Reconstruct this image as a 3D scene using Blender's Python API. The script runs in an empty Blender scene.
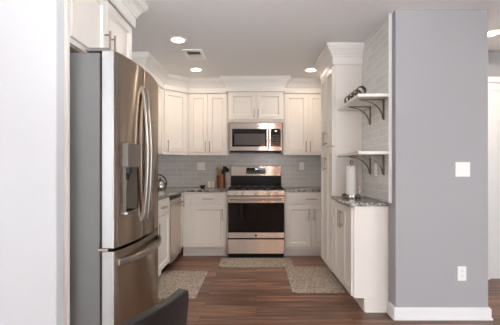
import bpy, bmesh, math, random
from mathutils import Vector, Matrix
random.seed(7)
S = bpy.context.scene
COL = S.collection
PI = math.pi

# ------------------------------------------------------------------ camera
F = 350.0                                    # focal length in pixels of the 500 px wide frame
cam_d = bpy.data.cameras.new('camera')
cam = bpy.data.objects.new('camera', cam_d); COL.objects.link(cam)
cam.location = (0, 0, 1.2); cam.rotation_euler = (PI/2, 0, 0)
cam_d.sensor_width = 36.0; cam_d.lens = F/500*36.0
cam_d.shift_x = -0.012; cam_d.shift_y = 0.0116
cam_d.clip_start = 0.05; cam_d.clip_end = 100
cam_d.dof.use_dof = True; cam_d.dof.focus_distance = 3.8; cam_d.dof.aperture_fstop = 7.0
S.camera = cam

# ------------------------------------------------------------------ exposure, world, daylight
S.view_settings.view_transform = 'Standard'; S.view_settings.look = 'None'
S.view_settings.gamma = 1.0; S.view_settings.use_curve_mapping = False
S.view_settings.exposure = 0.25
w = bpy.data.worlds.new('sky'); S.world = w; w.use_nodes = True
bg = w.node_tree.nodes['Background']; bg.inputs[0].default_value = (0.80, 0.90, 1.0, 1); bg.inputs[1].default_value = 2.2

def area(name, loc, rot, sx, sy, power, col):
    d = bpy.data.lights.new(name, 'AREA'); d.shape = 'RECTANGLE'; d.size = sx; d.size_y = sy
    d.energy = power; d.color = col
    o = bpy.data.objects.new(name, d); COL.objects.link(o); o.location = loc; o.rotation_euler = rot
    return o
DAY = (0.90, 0.96, 1.0)
WINDOWS = [(-2.25, 1.6), (2.45, 2.2)]                    # centre X, width; in the rear wall of the dining room
SIDE_Y, SIDE_W = -0.9, 2.2                              # patio door in the right-hand dining wall
YR = -3.6; XSIDE = 4.0
for (x, wd), p in zip(WINDOWS, (80, 60)):               # daylight just outside each pane
    area('daylight', (x, YR-0.25, 1.25), (PI/2-0.10, 0, 0), wd, 2.0, p, DAY)
area('daylight', (XSIDE+0.25, SIDE_Y, 1.15), (PI/2-0.05, 0, PI/2), SIDE_W, 2.0, 92, DAY)
WARM = (1.0, 0.85, 0.69)
area('ceiling_fill', (0.5, -1.2, 0.95), (PI-0.1, 0, 0), 2.4, 2.0, 12, (1.0, 0.90, 0.82))   # added fill, no such lamp in the room: lifts ceiling and bounce light
fill = area('ceiling_fill', (0.3, -0.3, 1.35), (PI-1.05, 0, 0.20), 0.4, 0.4, 8.5, (0.90, 0.95, 1.0))   # second added fill without a fixture, cool, brightens the kitchen ceiling
fill.data.spread = math.radians(72)

# ------------------------------------------------------------------ materials
def lin(c):
    return tuple(((v/255)/12.92 if v/255 <= 0.04045 else ((v/255+0.055)/1.055)**2.4) for v in c)
def mat(name, rgb, rough=0.5, metal=0.0, spec=0.5, coat=0.0):
    m = bpy.data.materials.new(name); m.use_nodes = True
    b = m.node_tree.nodes['Principled BSDF']
    b.inputs['Base Color'].default_value = (*lin(rgb), 1)
    b.inputs['Roughness'].default_value = rough; b.inputs['Metallic'].default_value = metal
    b.inputs['Specular IOR Level'].default_value = spec
    if coat: b.inputs['Coat Weight'].default_value = coat; b.inputs['Coat Roughness'].default_value = 0.1
    return m
def N(m, t, **kw):
    n = m.node_tree.nodes.new(t)
    for k, v in kw.items(): setattr(n, k, v)
    return n
def L(m, a, b): m.node_tree.links.new(a, b)
def B(m): return m.node_tree.nodes['Principled BSDF']
def add_noise(m, scale, amt, bump=0.0, stretch=(1,1,1)):
    """faint mottling of the base colour and an optional bump"""
    base = tuple(B(m).inputs['Base Color'].default_value)
    tc = N(m, 'ShaderNodeTexCoord'); mp = N(m, 'ShaderNodeMapping'); mp.inputs['Scale'].default_value = stretch
    nz = N(m, 'ShaderNodeTexNoise'); nz.inputs['Scale'].default_value = scale; nz.inputs['Detail'].default_value = 4
    L(m, tc.outputs['Object'], mp.inputs[0]); L(m, mp.outputs[0], nz.inputs['Vector'])
    mx = N(m, 'ShaderNodeMixRGB'); mx.inputs[1].default_value = tuple(c*(1-amt) for c in base[:3])+(1,)
    mx.inputs[2].default_value = tuple(min(1, c*(1+amt)) for c in base[:3])+(1,)
    L(m, nz.outputs['Fac'], mx.inputs[0]); L(m, mx.outputs[0], B(m).inputs['Base Color'])
    if bump:
        bp = N(m, 'ShaderNodeBump'); bp.inputs['Strength'].default_value = bump; bp.inputs['Distance'].default_value = 0.002
        L(m, nz.outputs['Fac'], bp.inputs['Height']); L(m, bp.outputs[0], B(m).inputs['Normal'])
    return m
def emit(name, rgb, strength):
    m = mat(name, rgb); b = B(m)
    b.inputs['Emission Color'].default_value = (*lin(rgb), 1); b.inputs['Emission Strength'].default_value = strength
    return m

WHITE_WALL = add_noise(mat('white wall paint', (216, 217, 219), 0.8), 40, 0.01, 0.05)
GREY_WALL = add_noise(mat('grey wall paint', (172, 171, 173), 0.8), 60, 0.015, 0.08)
CEIL = add_noise(mat('ceiling paint', (240, 240, 240), 0.9), 50, 0.01, 0.05)
CAB = add_noise(mat('cabinet paint', (234, 227, 219), 0.42), 12, 0.012)
CROWN = add_noise(mat('trim paint', (238, 234, 229), 0.5), 12, 0.01)
BASEB = add_noise(mat('baseboard paint', (240, 240, 240), 0.45), 12, 0.01)
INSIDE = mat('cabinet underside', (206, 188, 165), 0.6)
SHELF = add_noise(mat('shelf paint', (240, 238, 235), 0.45), 10, 0.01)
NICKEL = add_noise(mat('brushed nickel', (176, 166, 155), 0.32, 1.0), 80, 0.06)
BRONZE = add_noise(mat('bracket steel', (120, 104, 90), 0.45, 0.7), 60, 0.12)
RACK = add_noise(mat('dark rack metal', (92, 76, 62), 0.5, 0.5), 60, 0.2)
BLACK = add_noise(mat('black enamel', (12, 11, 11), 0.4, 0, 0.2), 30, 0.1)
GRATE = add_noise(mat('cast iron', (26, 25, 25), 0.55), 90, 0.2, 0.2)
BLACKGLASS = mat('black glass', (8, 8, 9), 0.06, 0, 0.35)
WINGLASS = mat('microwave window mesh', (74, 70, 68), 0.3, 0, 0.3)
PLASTIC = add_noise(mat('white plastic', (248, 246, 242), 0.35), 20, 0.01)
PLASTIC_D = mat('socket slots', (70, 68, 66), 0.5)
GREYCASE = add_noise(mat('fridge grey case', (118, 118, 117), 0.5), 200, 0.04, 0.1)
RECESS = add_noise(mat('dispenser recess', (98, 89, 81), 0.4), 30, 0.05)
PANEL = add_noise(mat('dispenser panel', (104, 96, 88), 0.4), 30, 0.05)
EDGE = add_noise(mat('silver door edge', (190, 190, 190), 0.4, 0.3), 30, 0.03)
DARKPL = add_noise(mat('dark grey plastic', (52, 50, 49), 0.4), 30, 0.06)
CHROME = mat('chrome', (205, 202, 198), 0.12, 1.0)
PAPER = add_noise(mat('paper towel', (240, 236, 230), 0.9), 120, 0.03, 0.3)
COPPER = add_noise(mat('copper crock', (124, 70, 38), 0.36, 0.3), 25, 0.2, 0, (6, 6, 0.7))
SPOON = add_noise(mat('beech wood', (186, 138, 88), 0.6), 40, 0.15, 0, (5, 5, 0.6))
BLACKPL = add_noise(mat('black nylon', (22, 21, 21), 0.4), 30, 0.1)
CERAMIC = add_noise(mat('cream ceramic', (244, 236, 224), 0.3), 15, 0.02)
CHAIRM = add_noise(mat('charcoal leather', (17, 18, 20), 0.45), 90, 0.12, 0.25)
CHAIRF = add_noise(mat('charcoal felt back', (40, 42, 44), 0.75), 120, 0.1, 0.2)
LAMP = emit('downlight diffuser', (255, 232, 205), 14.0)
HALL_LAMP = emit('hall downlight diffuser', (255, 238, 215), 14.0)
DIGIT = emit('clock digits', (235, 240, 255), 1.6)
PRINT = mat('control print', (150, 148, 145), 0.5)
GRAPHITE = mat('vent slots', (92, 92, 94), 0.7)
GLASS = mat('window glass', (255, 255, 255), 0.0); B(GLASS).inputs['Transmission Weight'].default_value = 1.0; B(GLASS).inputs['IOR'].default_value = 1.02

def steel(name, rgb, rough=0.21, aniso=0.82, wave=0.0):
    """sideways-brushed metal: glints stretch upright; wave = slight unevenness of the sheet"""
    m = mat(name, rgb, rough, 1.0)
    g = N(m, 'ShaderNodeBsdfAnisotropic'); g.distribution = 'GGX'
    g.inputs['Roughness'].default_value = rough; g.inputs['Anisotropy'].default_value = aniso
    tg = N(m, 'ShaderNodeCombineXYZ'); tg.inputs[2].default_value = 1.0; L(m, tg.outputs[0], g.inputs['Tangent'])
    g.inputs['Rotation'].default_value = ROT
    base = (*lin(rgb), 1)
    tc = N(m, 'ShaderNodeTexCoord'); mp = N(m, 'ShaderNodeMapping'); mp.inputs['Scale'].default_value = (2, 2, 160)
    nz = N(m, 'ShaderNodeTexNoise'); nz.inputs['Scale'].default_value = 3; nz.inputs['Detail'].default_value = 3
    L(m, tc.outputs['Object'], mp.inputs[0]); L(m, mp.outputs[0], nz.inputs['Vector'])
    mx = N(m, 'ShaderNodeMixRGB'); mx.inputs[1].default_value = tuple(c*0.93 for c in base[:3])+(1,); mx.inputs[2].default_value = base
    L(m, nz.outputs['Fac'], mx.inputs[0]); L(m, mx.outputs[0], g.inputs['Color'])
    if wave:
        n2 = N(m, 'ShaderNodeTexNoise'); n2.inputs['Scale'].default_value = 9; n2.inputs['Detail'].default_value = 0
        L(m, tc.outputs['Object'], n2.inputs['Vector'])
        bp = N(m, 'ShaderNodeBump'); bp.inputs['Strength'].default_value = 1.0; bp.inputs['Distance'].default_value = wave
        L(m, n2.outputs['Fac'], bp.inputs['Height']); L(m, bp.outputs[0], g.inputs['Normal'])
    L(m, g.outputs[0], m.node_tree.nodes['Material Output'].inputs['Surface'])
    return m
ROT = 0.25
STEEL = steel('stainless steel', (226, 216, 206), 0.22, 0.84, 0.00012)
FRIDGE_STEEL = steel('fridge stainless', (186, 173, 161), 0.22, 0.75)
HANDLE_STEEL = steel('handle stainless', (176, 169, 162), 0.3, 0.4)

def tile_mat(name, rgb, grout, axis, bw, rh, rough):
    m = mat(name, rgb, rough)
    tc = N(m, 'ShaderNodeTexCoord'); sx = N(m, 'ShaderNodeSeparateXYZ'); cx = N(m, 'ShaderNodeCombineXYZ')
    L(m, tc.outputs['Object'], sx.inputs[0]); L(m, sx.outputs[axis], cx.inputs[0]); L(m, sx.outputs['Z'], cx.inputs[1])
    br = N(m, 'ShaderNodeTexBrick'); br.inputs['Scale'].default_value = 1.0
    br.inputs['Brick Width'].default_value = bw; br.inputs['Row Height'].default_value = rh
    br.inputs['Mortar Size'].default_value = 0.0028; br.inputs['Mortar Smooth'].default_value = 0.3
    c = lin(rgb)
    br.inputs['Color1'].default_value = tuple(v*0.95 for v in c)+(1,); br.inputs['Color2'].default_value = tuple(min(1, v*1.05) for v in c)+(1,)
    br.inputs['Mortar'].default_value = (*lin(grout), 1)
    L(m, cx.outputs[0], br.inputs['Vector']); L(m, br.outputs['Color'], B(m).inputs['Base Color'])
    bp = N(m, 'ShaderNodeBump', invert=True); bp.inputs['Strength'].default_value = 0.5; bp.inputs['Distance'].default_value = 0.003
    L(m, br.outputs['Fac'], bp.inputs['Height']); L(m, bp.outputs[0], B(m).inputs['Normal'])
    return m
TILE_BACK = tile_mat('grey subway tile', (208, 203, 198), (232, 227, 222), 'X', 0.20, 0.067, 0.22)
TILE_RIGHT = tile_mat('pale subway tile', (222, 220, 217), (246, 245, 243), 'Y', 0.20, 0.067, 0.25)

def floor_mat():
    m = mat('walnut plank floor', (100, 72, 58), 0.36)
    tc = N(m, 'ShaderNodeTexCoord'); br = N(m, 'ShaderNodeTexBrick')
    br.offset = 0.37; br.inputs['Scale'].default_value = 1
    br.inputs['Brick Width'].default_value = 1.22; br.inputs['Row Height'].default_value = 0.15
    br.inputs['Mortar Size'].default_value = 0.0016; br.inputs['Bias'].default_value = 0.0
    br.inputs['Color1'].default_value = (0, 0, 0, 1); br.inputs['Color2'].default_value = (1, 1, 1, 1); br.inputs['Mortar'].default_value = (0.5, 0.5, 0.5, 1)
    L(m, tc.outputs['Object'], br.inputs['Vector'])
    mp = N(m, 'ShaderNodeMapping'); mp.inputs['Scale'].default_value = (1.1, 14, 1)
    ad = N(m, 'ShaderNodeVectorMath', operation='MULTIPLY_ADD'); ad.inputs[1].default_value = (7, 3, 5)
    L(m, br.outputs['Color'], ad.inputs[0]); L(m, tc.outputs['Object'], ad.inputs[2]); L(m, ad.outputs[0], mp.inputs[0])
    nz = N(m, 'ShaderNodeTexNoise'); nz.inputs['Scale'].default_value = 1.6; nz.inputs['Detail'].default_value = 7; nz.inputs['Roughness'].default_value = 0.62
    L(m, mp.outputs[0], nz.inputs['Vector'])
    r1 = N(m, 'ShaderNodeValToRGB'); e = r1.color_ramp.elements
    e[0].position = 0.28; e[0].color = (*lin((88, 62, 50)), 1); e[1].position = 0.74; e[1].color = (*lin((192, 150, 124)), 1)
    k = e.new(0.5); k.color = (*lin((131, 99, 83)), 1)
    L(m, nz.outputs['Fac'], r1.inputs[0])
    r2 = N(m, 'ShaderNodeValToRGB'); e = r2.color_ramp.elements
    e[0].color = (0.68, 0.64, 0.62, 1); e[1].color = (1.3, 1.21, 1.15, 1)
    L(m, br.outputs['Color'], r2.inputs[0])
    mu = N(m, 'ShaderNodeMixRGB', blend_type='MULTIPLY'); mu.inputs[0].default_value = 1
    L(m, r1.outputs[0], mu.inputs[1]); L(m, r2.outputs[0], mu.inputs[2])
    mo = N(m, 'ShaderNodeMixRGB'); mo.inputs[2].default_value = (*lin((50, 36, 30)), 1)
    L(m, br.outputs['Fac'], mo.inputs[0]); L(m, mu.outputs[0], mo.inputs[1]); L(m, mo.outputs[0], B(m).inputs['Base Color'])
    bp = N(m, 'ShaderNodeBump'); bp.inputs['Strength'].default_value = 0.12; bp.inputs['Distance'].default_value = 0.002
    L(m, nz.outputs['Fac'], bp.inputs['Height']); L(m, bp.outputs[0], B(m).inputs['Normal'])
    return m
FLOOR = floor_mat()

def granite_mat():
    m = mat('speckled granite', (150, 145, 142), 0.16)
    tc = N(m, 'ShaderNodeTexCoord')
    vo = N(m, 'ShaderNodeTexVoronoi'); vo.inputs['Scale'].default_value = 62
    nz = N(m, 'ShaderNodeTexNoise'); nz.inputs['Scale'].default_value = 26; nz.inputs['Detail'].default_value = 6
    L(m, tc.outputs['Object'], vo.inputs['Vector']); L(m, tc.outputs['Object'], nz.inputs['Vector'])
    sp = N(m, 'ShaderNodeSeparateColor'); L(m, vo.outputs['Color'], sp.inputs[0])
    mx = N(m, 'ShaderNodeMath', operation='ADD'); L(m, sp.outputs[0], mx.inputs[0]); L(m, nz.outputs['Fac'], mx.inputs[1])
    hf = N(m, 'ShaderNodeMath', operation='MULTIPLY'); hf.inputs[1].default_value = 0.5; L(m, mx.outputs[0], hf.inputs[0])
    r = N(m, 'ShaderNodeValToRGB'); r.color_ramp.interpolation = 'LINEAR'; e = r.color_ramp.elements
    e[0].position = 0.27; e[0].color = (*lin((40, 36, 36)), 1); e[1].position = 0.78; e[1].color = (*lin((206, 200, 194)), 1)
    for p, c in ((0.36, (78, 72, 69)), (0.46, (128, 120, 115)), (0.60, (160, 152, 146))):
        k = e.new(p); k.color = (*lin(c), 1)
    L(m, hf.outputs[0], r.inputs[0]); L(m, r.outputs[0], B(m).inputs['Base Color'])
    return m
GRANITE = granite_mat()

def rug_mat():
    m = mat('woven rug', (150, 135, 118), 0.95)
    tc = N(m, 'ShaderNodeTexCoord')
    vo = N(m, 'ShaderNodeTexVoronoi'); vo.inputs['Scale'].default_value = 46
    nz = N(m, 'ShaderNodeTexNoise'); nz.inputs['Scale'].default_value = 40; nz.inputs['Detail'].default_value = 5
    L(m, tc.outputs['Object'], vo.inputs['Vector']); L(m, tc.outputs['Object'], nz.inputs['Vector'])
    ad = N(m, 'ShaderNodeMath', operation='MULTIPLY_ADD'); ad.inputs[1].default_value = 0.6
    L(m, vo.outputs['Distance'], ad.inputs[0]); L(m, nz.outputs['Fac'], ad.inputs[2])
    r = N(m, 'ShaderNodeValToRGB'); e = r.color_ramp.elements
    e[0].position = 0.5; e[0].color = (*lin((136, 124, 112)), 1); e[1].position = 1.0; e[1].color = (*lin((196, 184, 170)), 1)
    L(m, ad.outputs[0], r.inputs[0]); L(m, r.outputs[0], B(m).inputs['Base Color'])
    bp = N(m, 'ShaderNodeBump'); bp.inputs['Strength'].default_value = 0.6; bp.inputs['Distance'].default_value = 0.004
    L(m, ad.outputs[0], bp.inputs['Height']); L(m, bp.outputs[0], B(m).inputs['Normal'])
    return m
RUG = rug_mat()

# ------------------------------------------------------------------ mesh helpers
ID = Matrix.Identity(4)
def M_back(y):  return Matrix(((1,0,0,0),(0,0,-1,y),(0,1,0,0),(0,0,0,1)))          # faces -Y : (u,v,w) -> (u, y-w, v)
def M_left(x):  return Matrix(((0,0,1,x),(1,0,0,0),(0,1,0,0),(0,0,0,1)))            # faces +X : (x+w, u, v)
def M_right(x): return Matrix(((0,0,-1,x),(1,0,0,0),(0,1,0,0),(0,0,0,1)))           # faces -X : (x-w, u, v)
class MB:
    def __init__(s, M=ID): s.bm = bmesh.new(); s.M = M
    def v(s, p): return s.bm.verts.new(s.M @ Vector(p))
    def box(s, a0, a1, b0, b1, c0, c1):
        vs = [s.v((x, y, z)) for x in (a0, a1) for y in (b0, b1) for z in (c0, c1)]
        for f in ((0,1,3,2),(4,6,7,5),(0,4,5,1),(2,3,7,6),(0,2,6,4),(1,5,7,3)): s.bm.faces.new([vs[i] for i in f])
        return s
    def prism(s, poly, lo, hi, axis='z'):
        """polygon extruded along an axis: poly in the two other axes"""
        def P(a, b, c): return {'z': (a, b, c), 'y': (a, c, b), 'x': (c, a, b)}[axis]
        A = [s.v(P(a, b, lo)) for a, b in poly]; Bq = [s.v(P(a, b, hi)) for a, b in poly]
        n = len(poly); s.bm.faces.new(A); s.bm.faces.new(Bq)
        for i in range(n): s.bm.faces.new((A[i], A[(i+1) % n], Bq[(i+1) % n], Bq[i]))
        return s
    def tube(s, pts, r, seg=10, closed=False):
        pts = [Vector(p) for p in pts]; n = len(pts); rings = []
        rs = r if isinstance(r, (list, tuple)) else [r]*n
        up = None
        for i, p in enumerate(pts):
            if closed: t = pts[(i+1) % n]-pts[i-1]
            else: t = pts[min(i+1, n-1)]-pts[max(i-1, 0)]
            t.normalize()
            if up is None:
                up = Vector((0, 0, 1)) if abs(t.z) < 0.9 else Vector((1, 0, 0))
            a = (up - t*up.dot(t)).normalized(); b = t.cross(a); up = a
            rings.append([s.v(p + (a*math.cos(2*PI*k/seg) + b*math.sin(2*PI*k/seg))*rs[i]) for k in range(seg)])
        for i in range(n if closed else n-1):
            A, C = rings[i], rings[(i+1) % n]
            for k in range(seg): s.bm.faces.new((A[k], A[(k+1) % seg], C[(k+1) % seg], C[k]))
        if not closed: s.bm.faces.new(rings[0]); s.bm.faces.new(rings[-1])
        return s
    def flatbar(s, pts, wdt, th, across):
        """rectangular bar along a polyline; across = direction of its width"""
        pts = [Vector(p) for p in pts]; ac = Vector(across).normalized(); rings = []
        for i, p in enumerate(pts):
            t = (pts[min(i+1, len(pts)-1)]-pts[max(i-1, 0)]).normalized(); nn = t.cross(ac).normalized()
            rings.append([s.v(p + ac*wdt/2*a + nn*th/2*b) for a, b in ((1,1),(1,-1),(-1,-1),(-1,1))])
        for A, C in zip(rings, rings[1:]):
            for k in range(4): s.bm.faces.new((A[k], A[(k+1) % 4], C[(k+1) % 4], C[k]))
        s.bm.faces.new(rings[0]); s.bm.faces.new(rings[-1])
        return s
    def lathe(s, prof, c=(0,0,0), seg=28, axis='z'):
        """profile of (radius, height) turned about an axis through c; ends closed"""
        def P(r, h, a):
            x, y = r*math.cos(a), r*math.sin(a)
            q = {'z': (x, y, h), 'y': (x, h, y), 'x': (h, x, y)}[axis]
            return (c[0]+q[0], c[1]+q[1], c[2]+q[2])
        rings = []
        for r, h in prof:
            if r < 1e-6: rings.append([s.v(P(0, h, 0))])
            else: rings.append([s.v(P(r, h, 2*PI*k/seg)) for k in range(seg)])
        for A, C in zip(rings, rings[1:]):
            for k in range(seg):
                k2 = (k+1) % seg
                if len(A) == 1 and len(C) == 1: continue
                if len(A) == 1: s.bm.faces.new((A[0], C[k], C[k2]))
                elif len(C) == 1: s.bm.faces.new((A[k], A[k2], C[0]))
                else: s.bm.faces.new((A[k], A[k2], C[k2], C[k]))
        for R in (rings[0], rings[-1]):
            if len(R) > 1: s.bm.faces.new(R)
        return s
    def sweep(s, path, prof, sgn=1):
        """profile of (out, z) swept along a 2D path with mitred corners; out = left of travel * sgn"""
        n = len(path); rings = []
        P = [Vector(p) for p in path]
        for i in range(n):
            d0 = (P[i]-P[i-1]).normalized() if i > 0 else None
            d1 = (P[i+1]-P[i]).normalized() if i < n-1 else None
            n0 = Vector((-d0.y, d0.x)) if d0 else None; n1 = Vector((-d1.y, d1.x)) if d1 else None
            if n0 is None: mi = n1
            elif n1 is None: mi = n0
            else: mi = (n0+n1)/(1+n0.dot(n1))
            rings.append([s.v((P[i].x+mi.x*o*sgn, P[i].y+mi.y*o*sgn, z)) for o, z in prof])
        m = len(prof)
        for A, C in zip(rings, rings[1:]):
            for k in range(m): s.bm.faces.new((A[k], A[(k+1) % m], C[(k+1) % m], C[k]))
        s.bm.faces.new(rings[0]); s.bm.faces.new(rings[-1])
        return s
    def build(s, name, m, parent=None, off=(0,0,0), bevel=0.0, seg=1, smooth=False, subsurf=0):
        bmesh.ops.translate(s.bm, verts=s.bm.verts, vec=-Vector(off))
        bmesh.ops.recalc_face_normals(s.bm, faces=s.bm.faces)
        me = bpy.data.meshes.new(name); s.bm.to_mesh(me); s.bm.free()
        me.materials.append(m)
        o = bpy.data.objects.new(name, me); COL.objects.link(o)
        if smooth:
            for p in me.polygons: p.use_smooth = True
            if smooth is not True: me.set_sharp_from_angle(angle=math.radians(smooth))
        if parent: o.parent = parent
        if bevel:
            b = o.modifiers.new('bevel', 'BEVEL'); b.width = bevel; b.segments = seg; b.limit_method = 'ANGLE'; b.angle_limit = 0.6
        if subsurf:
            q = o.modifiers.new('sub', 'SUBSURF'); q.levels = q.render_levels = subsurf
        return o

def tag(o, label, cat, group=None):
    o['label'] = label; o['category'] = cat
    if group: o['group'] = group
    return o
class Thing:
    def __init__(s, name, label, cat, loc, group=None):
        s.loc = Vector(loc); s.root = bpy.data.objects.new(name, None); COL.objects.link(s.root)
        s.root.empty_display_size = 0.05
        s.root.location = loc; tag(s.root, label, cat, group)
    def part(s, name, mb, m, parent=None, label=None, **kw):
        o = mb.build(name, m, parent or s.root, s.loc, **kw)
        if label: o['label'] = label
        return o
def solo(name, mb, m, label, cat, loc, group=None, **kw):
    o = mb.build(name, m, None, loc, **kw); o.location = loc
    return tag(o, label, cat, group)
def struct(name, mb, m, **kw):
    o = mb.build(name, m, None, **kw); o['kind'] = 'structure'; return o
def copy_tree(o, parent=None):
    c = o.copy(); COL.objects.link(c)
    if parent: c.parent = parent
    for ch in list(o.children): copy_tree(ch, c)
    return c

# ------------------------------------------------------------------ dimensions of the room
CE = 2.464                                   # ceiling
YB = 5.32; XL = -1.58; XR = 1.11             # back wall, left wall, right wall faces
YG = 2.785                                   # grey wall end face
XG = 1.848
YH = 3.79                                    # hall back wall
XD0, XD1 = -3.2, 4.0                         # dining room sides
YS0, YS1 = 1.66, 1.735                       # white wall stub
XS = -0.948

struct('floor', MB().box(XD0-.1, XD1+.1, YR-.1, YB+.1, -0.1, 0), FLOOR)
struct('ceiling', MB().box(XD0-.1, XD1+.1, YR-.1, YB+.1, CE, CE+0.1), CEIL)
struct('wall_back', MB().box(XL-.1, XG, YB, YB+.1, 0, CE), WHITE_WALL)
struct('wall_left', MB().box(XL-.1, XL, YS1, YB, 0, CE), WHITE_WALL)
struct('wall_front', MB().box(XD0, XS, YS0, YS1, 0, CE), WHITE_WALL, bevel=0.006, seg=3)
struct('wall_right', MB().box(XR, XG, YG, YB, 0, CE), GREY_WALL, bevel=0.004, seg=2)
struct('wall_hall', MB().box(XG, XD1, YH, YH+.1, 0, CE), GREY_WALL)
struct('wall_dining_left', MB().box(XD0-.1, XD0, YR, YS1, 0, CE), WHITE_WALL)
mb = MB(); sa, sb = SIDE_Y-SIDE_W/2, SIDE_Y+SIDE_W/2
mb.box(XD1, XD1+.1, YR, sa, 0, CE).box(XD1, XD1+.1, sb, YH+.1, 0, CE).box(XD1, XD1+.1, sa, sb, 2.12, CE)
struct('wall_dining_right', mb, GREY_WALL)
fr = MB()
for q0, q1, r0, r1 in ((sa, sa+.06, 0, 2.12), (sb-.06, sb, 0, 2.12), (SIDE_Y-.04, SIDE_Y+.04, 0.06, 2.06), (sa+.06, sb-.06, 0, .06), (sa+.06, sb-.06, 2.06, 2.12)):
    fr.box(XD1+.03, XD1+.08, q0, q1, r0, r1)
o = struct('window_3', fr, BASEB)
MB().box(XD1+.053, XD1+.057, sa+.06, sb-.06, .06, 2.06).build('pane', GLASS, o)
# rear wall of the dining room with window openings
mb = MB(); z0, z1 = 0.25, 2.28
xs = [XD0-.1] + [e for x, wd in WINDOWS for e in (x-wd/2, x+wd/2)] + [XD1+.1]
for i in range(0, len(xs), 2): mb.box(xs[i], xs[i+1], YR-.12, YR, 0, CE)
for i in range(1, len(xs)-1, 2):
    mb.box(xs[i], xs[i+1], YR-.12, YR, 0, z0); mb.box(xs[i], xs[i+1], YR-.12, YR, z1, CE)
struct('wall_rear', mb, WHITE_WALL)
for n, (x, wd) in enumerate(WINDOWS):
    a, b = x-wd/2, x+wd/2; fr = MB()
    for q0, q1, r0, r1 in ((a, a+.05, z0, z1), (b-.05, b, z0, z1), (a+.05, b-.05, z0, z0+.05), (a+.05, b-.05, z1-.05, z1), (a+.05, b-.05, 1.33, 1.37)):
        fr.box(q0, q1, YR-.09, YR-.03, r0, r1)
    o = struct('window_%d' % (n+1), fr, BASEB)
    g = MB().box(a+.05, b-.05, YR-.062, YR-.058, z0+.05, z1-.05).build('pane', GLASS, o)

# ---- tile
struct('trim_1', MB().box(XL, XR-.002, YB-.012, YB, 0.90, 1.41), TILE_BACK)                 # backsplash
YT0, YP = 2.869, 3.60                                                                       # tile near edge, pantry near side
XT = 1.090
struct('trim_2', MB().box(XT, XR, YT0, YP, 0.916, CE-.018), TILE_RIGHT)
struct('trim_3', MB().box(XT-.006, XR, YT0-.014, YT0, 0.916, CE).box(XT-.006, XR, YT0, YP-.09, CE-.018, CE), BASEB, bevel=0.002)

# ---- baseboards
BBP = [(0, 0), (0.024, 0), (0.024, 0.012), (0.016, 0.02), (0.016, 0.082), (0.008, 0.094), (0, 0.094)]
struct('baseboard_right', MB().sweep([(XR, 2.915), (XR, YG), (XG, YG), (XG, YG+.5)], BBP, -1), BASEB)
struct('baseboard_hall', MB().sweep([(2.38, YH), (XG, YH)], BBP, 1), BASEB)
struct('baseboard_front', MB().sweep([(XD0, YS0), (XS-.01, YS0)], BBP, -1), BASEB)

# ---- hall door with a capped casing
def hall_door():
    d = Thing('door_1', 'white hall door in a capped white casing beyond the grey wall', 'door', (2.9, YH, 0))
    d.root['kind'] = 'structure'
    c = MB()
    c.box(2.40, 2.52, YH-.022, YH, 0, 2.04).box(3.28, 3.40, YH-.022, YH, 0, 2.04).box(2.40, 3.40, YH-.022, YH, 2.04, 2.12)
    c.box(2.38, 3.42, YH-.04, YH, 2.12, 2.145).box(2.36, 3.44, YH-.012, YH, 2.145, 2.19)
    d.part('casing', c, BASEB, bevel=0.003)
    s = MB(M_back(YH))
    s.box(2.52, 3.28, 0.01, 2.04, 0, 0.004)
    for a, b in ((2.52, 2.63), (3.17, 3.28), (2.85, 2.95)): s.box(a, b, 0.01, 2.04, 0.004, 0.014)
    for a, b in ((0.01, 0.22), (0.95, 1.1), (1.9, 2.04)):
        s.box(2.63, 2.85, a, b, 0.004, 0.014); s.box(2.95, 3.17, a, b, 0.004, 0.014)
    sl = d.part('door_slab', s, BASEB)
    d.part('knob', MB().lathe([(0, 0), (0.012, -0.0), (0.012, -0.03), (0.028, -0.045), (0.022, -0.065), (0, -0.068)], (3.22, YH-.014, 0.95), 16, 'y'), NICKEL, sl, smooth=40)
hall_door()

# ---- crown mouldings
CRP = [(0.0, 2.262), (0.012, 2.262), (0.018, 2.268), (0.018, 2.335), (0.028, 2.342), (0.030, 2.356), (0.038, 2.366), (0.050, 2.388), (0.068, 2.408),
       (0.078, 2.414), (0.080, 2.428), (0.088, 2.434), (0.088, CE-.001), (0, CE-.001)]
YU = 4.97; YC = 4.86; XU = -1.25             # faces of the wall cabinets: back, centre, left run
XUR = -0.97                                  # right end of the corner cabinet
struct('trim_4', MB().sweep([(XL, 3.88), (XU, 3.88), (XU, 4.69), (XUR, YU), (-.405, YU), (-.405, YC), (.385, YC), (.385, YU), (XT-.004, YU)], CRP, -1), CROWN)
XP = 0.818; XPP = 0.804                                   # pantry / peninsula face frame
struct('trim_5', MB().sweep([(XR, 4.23), (XPP, 4.23), (XPP, YP), (XR, YP)], CRP, -1), CROWN)
XF = -0.932                                  # fridge cabinet face
struct('trim_6', MB().sweep([(XF, 1.745), (XF, 2.64), (XL, 2.64)], CRP, -1), CROWN)

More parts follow.
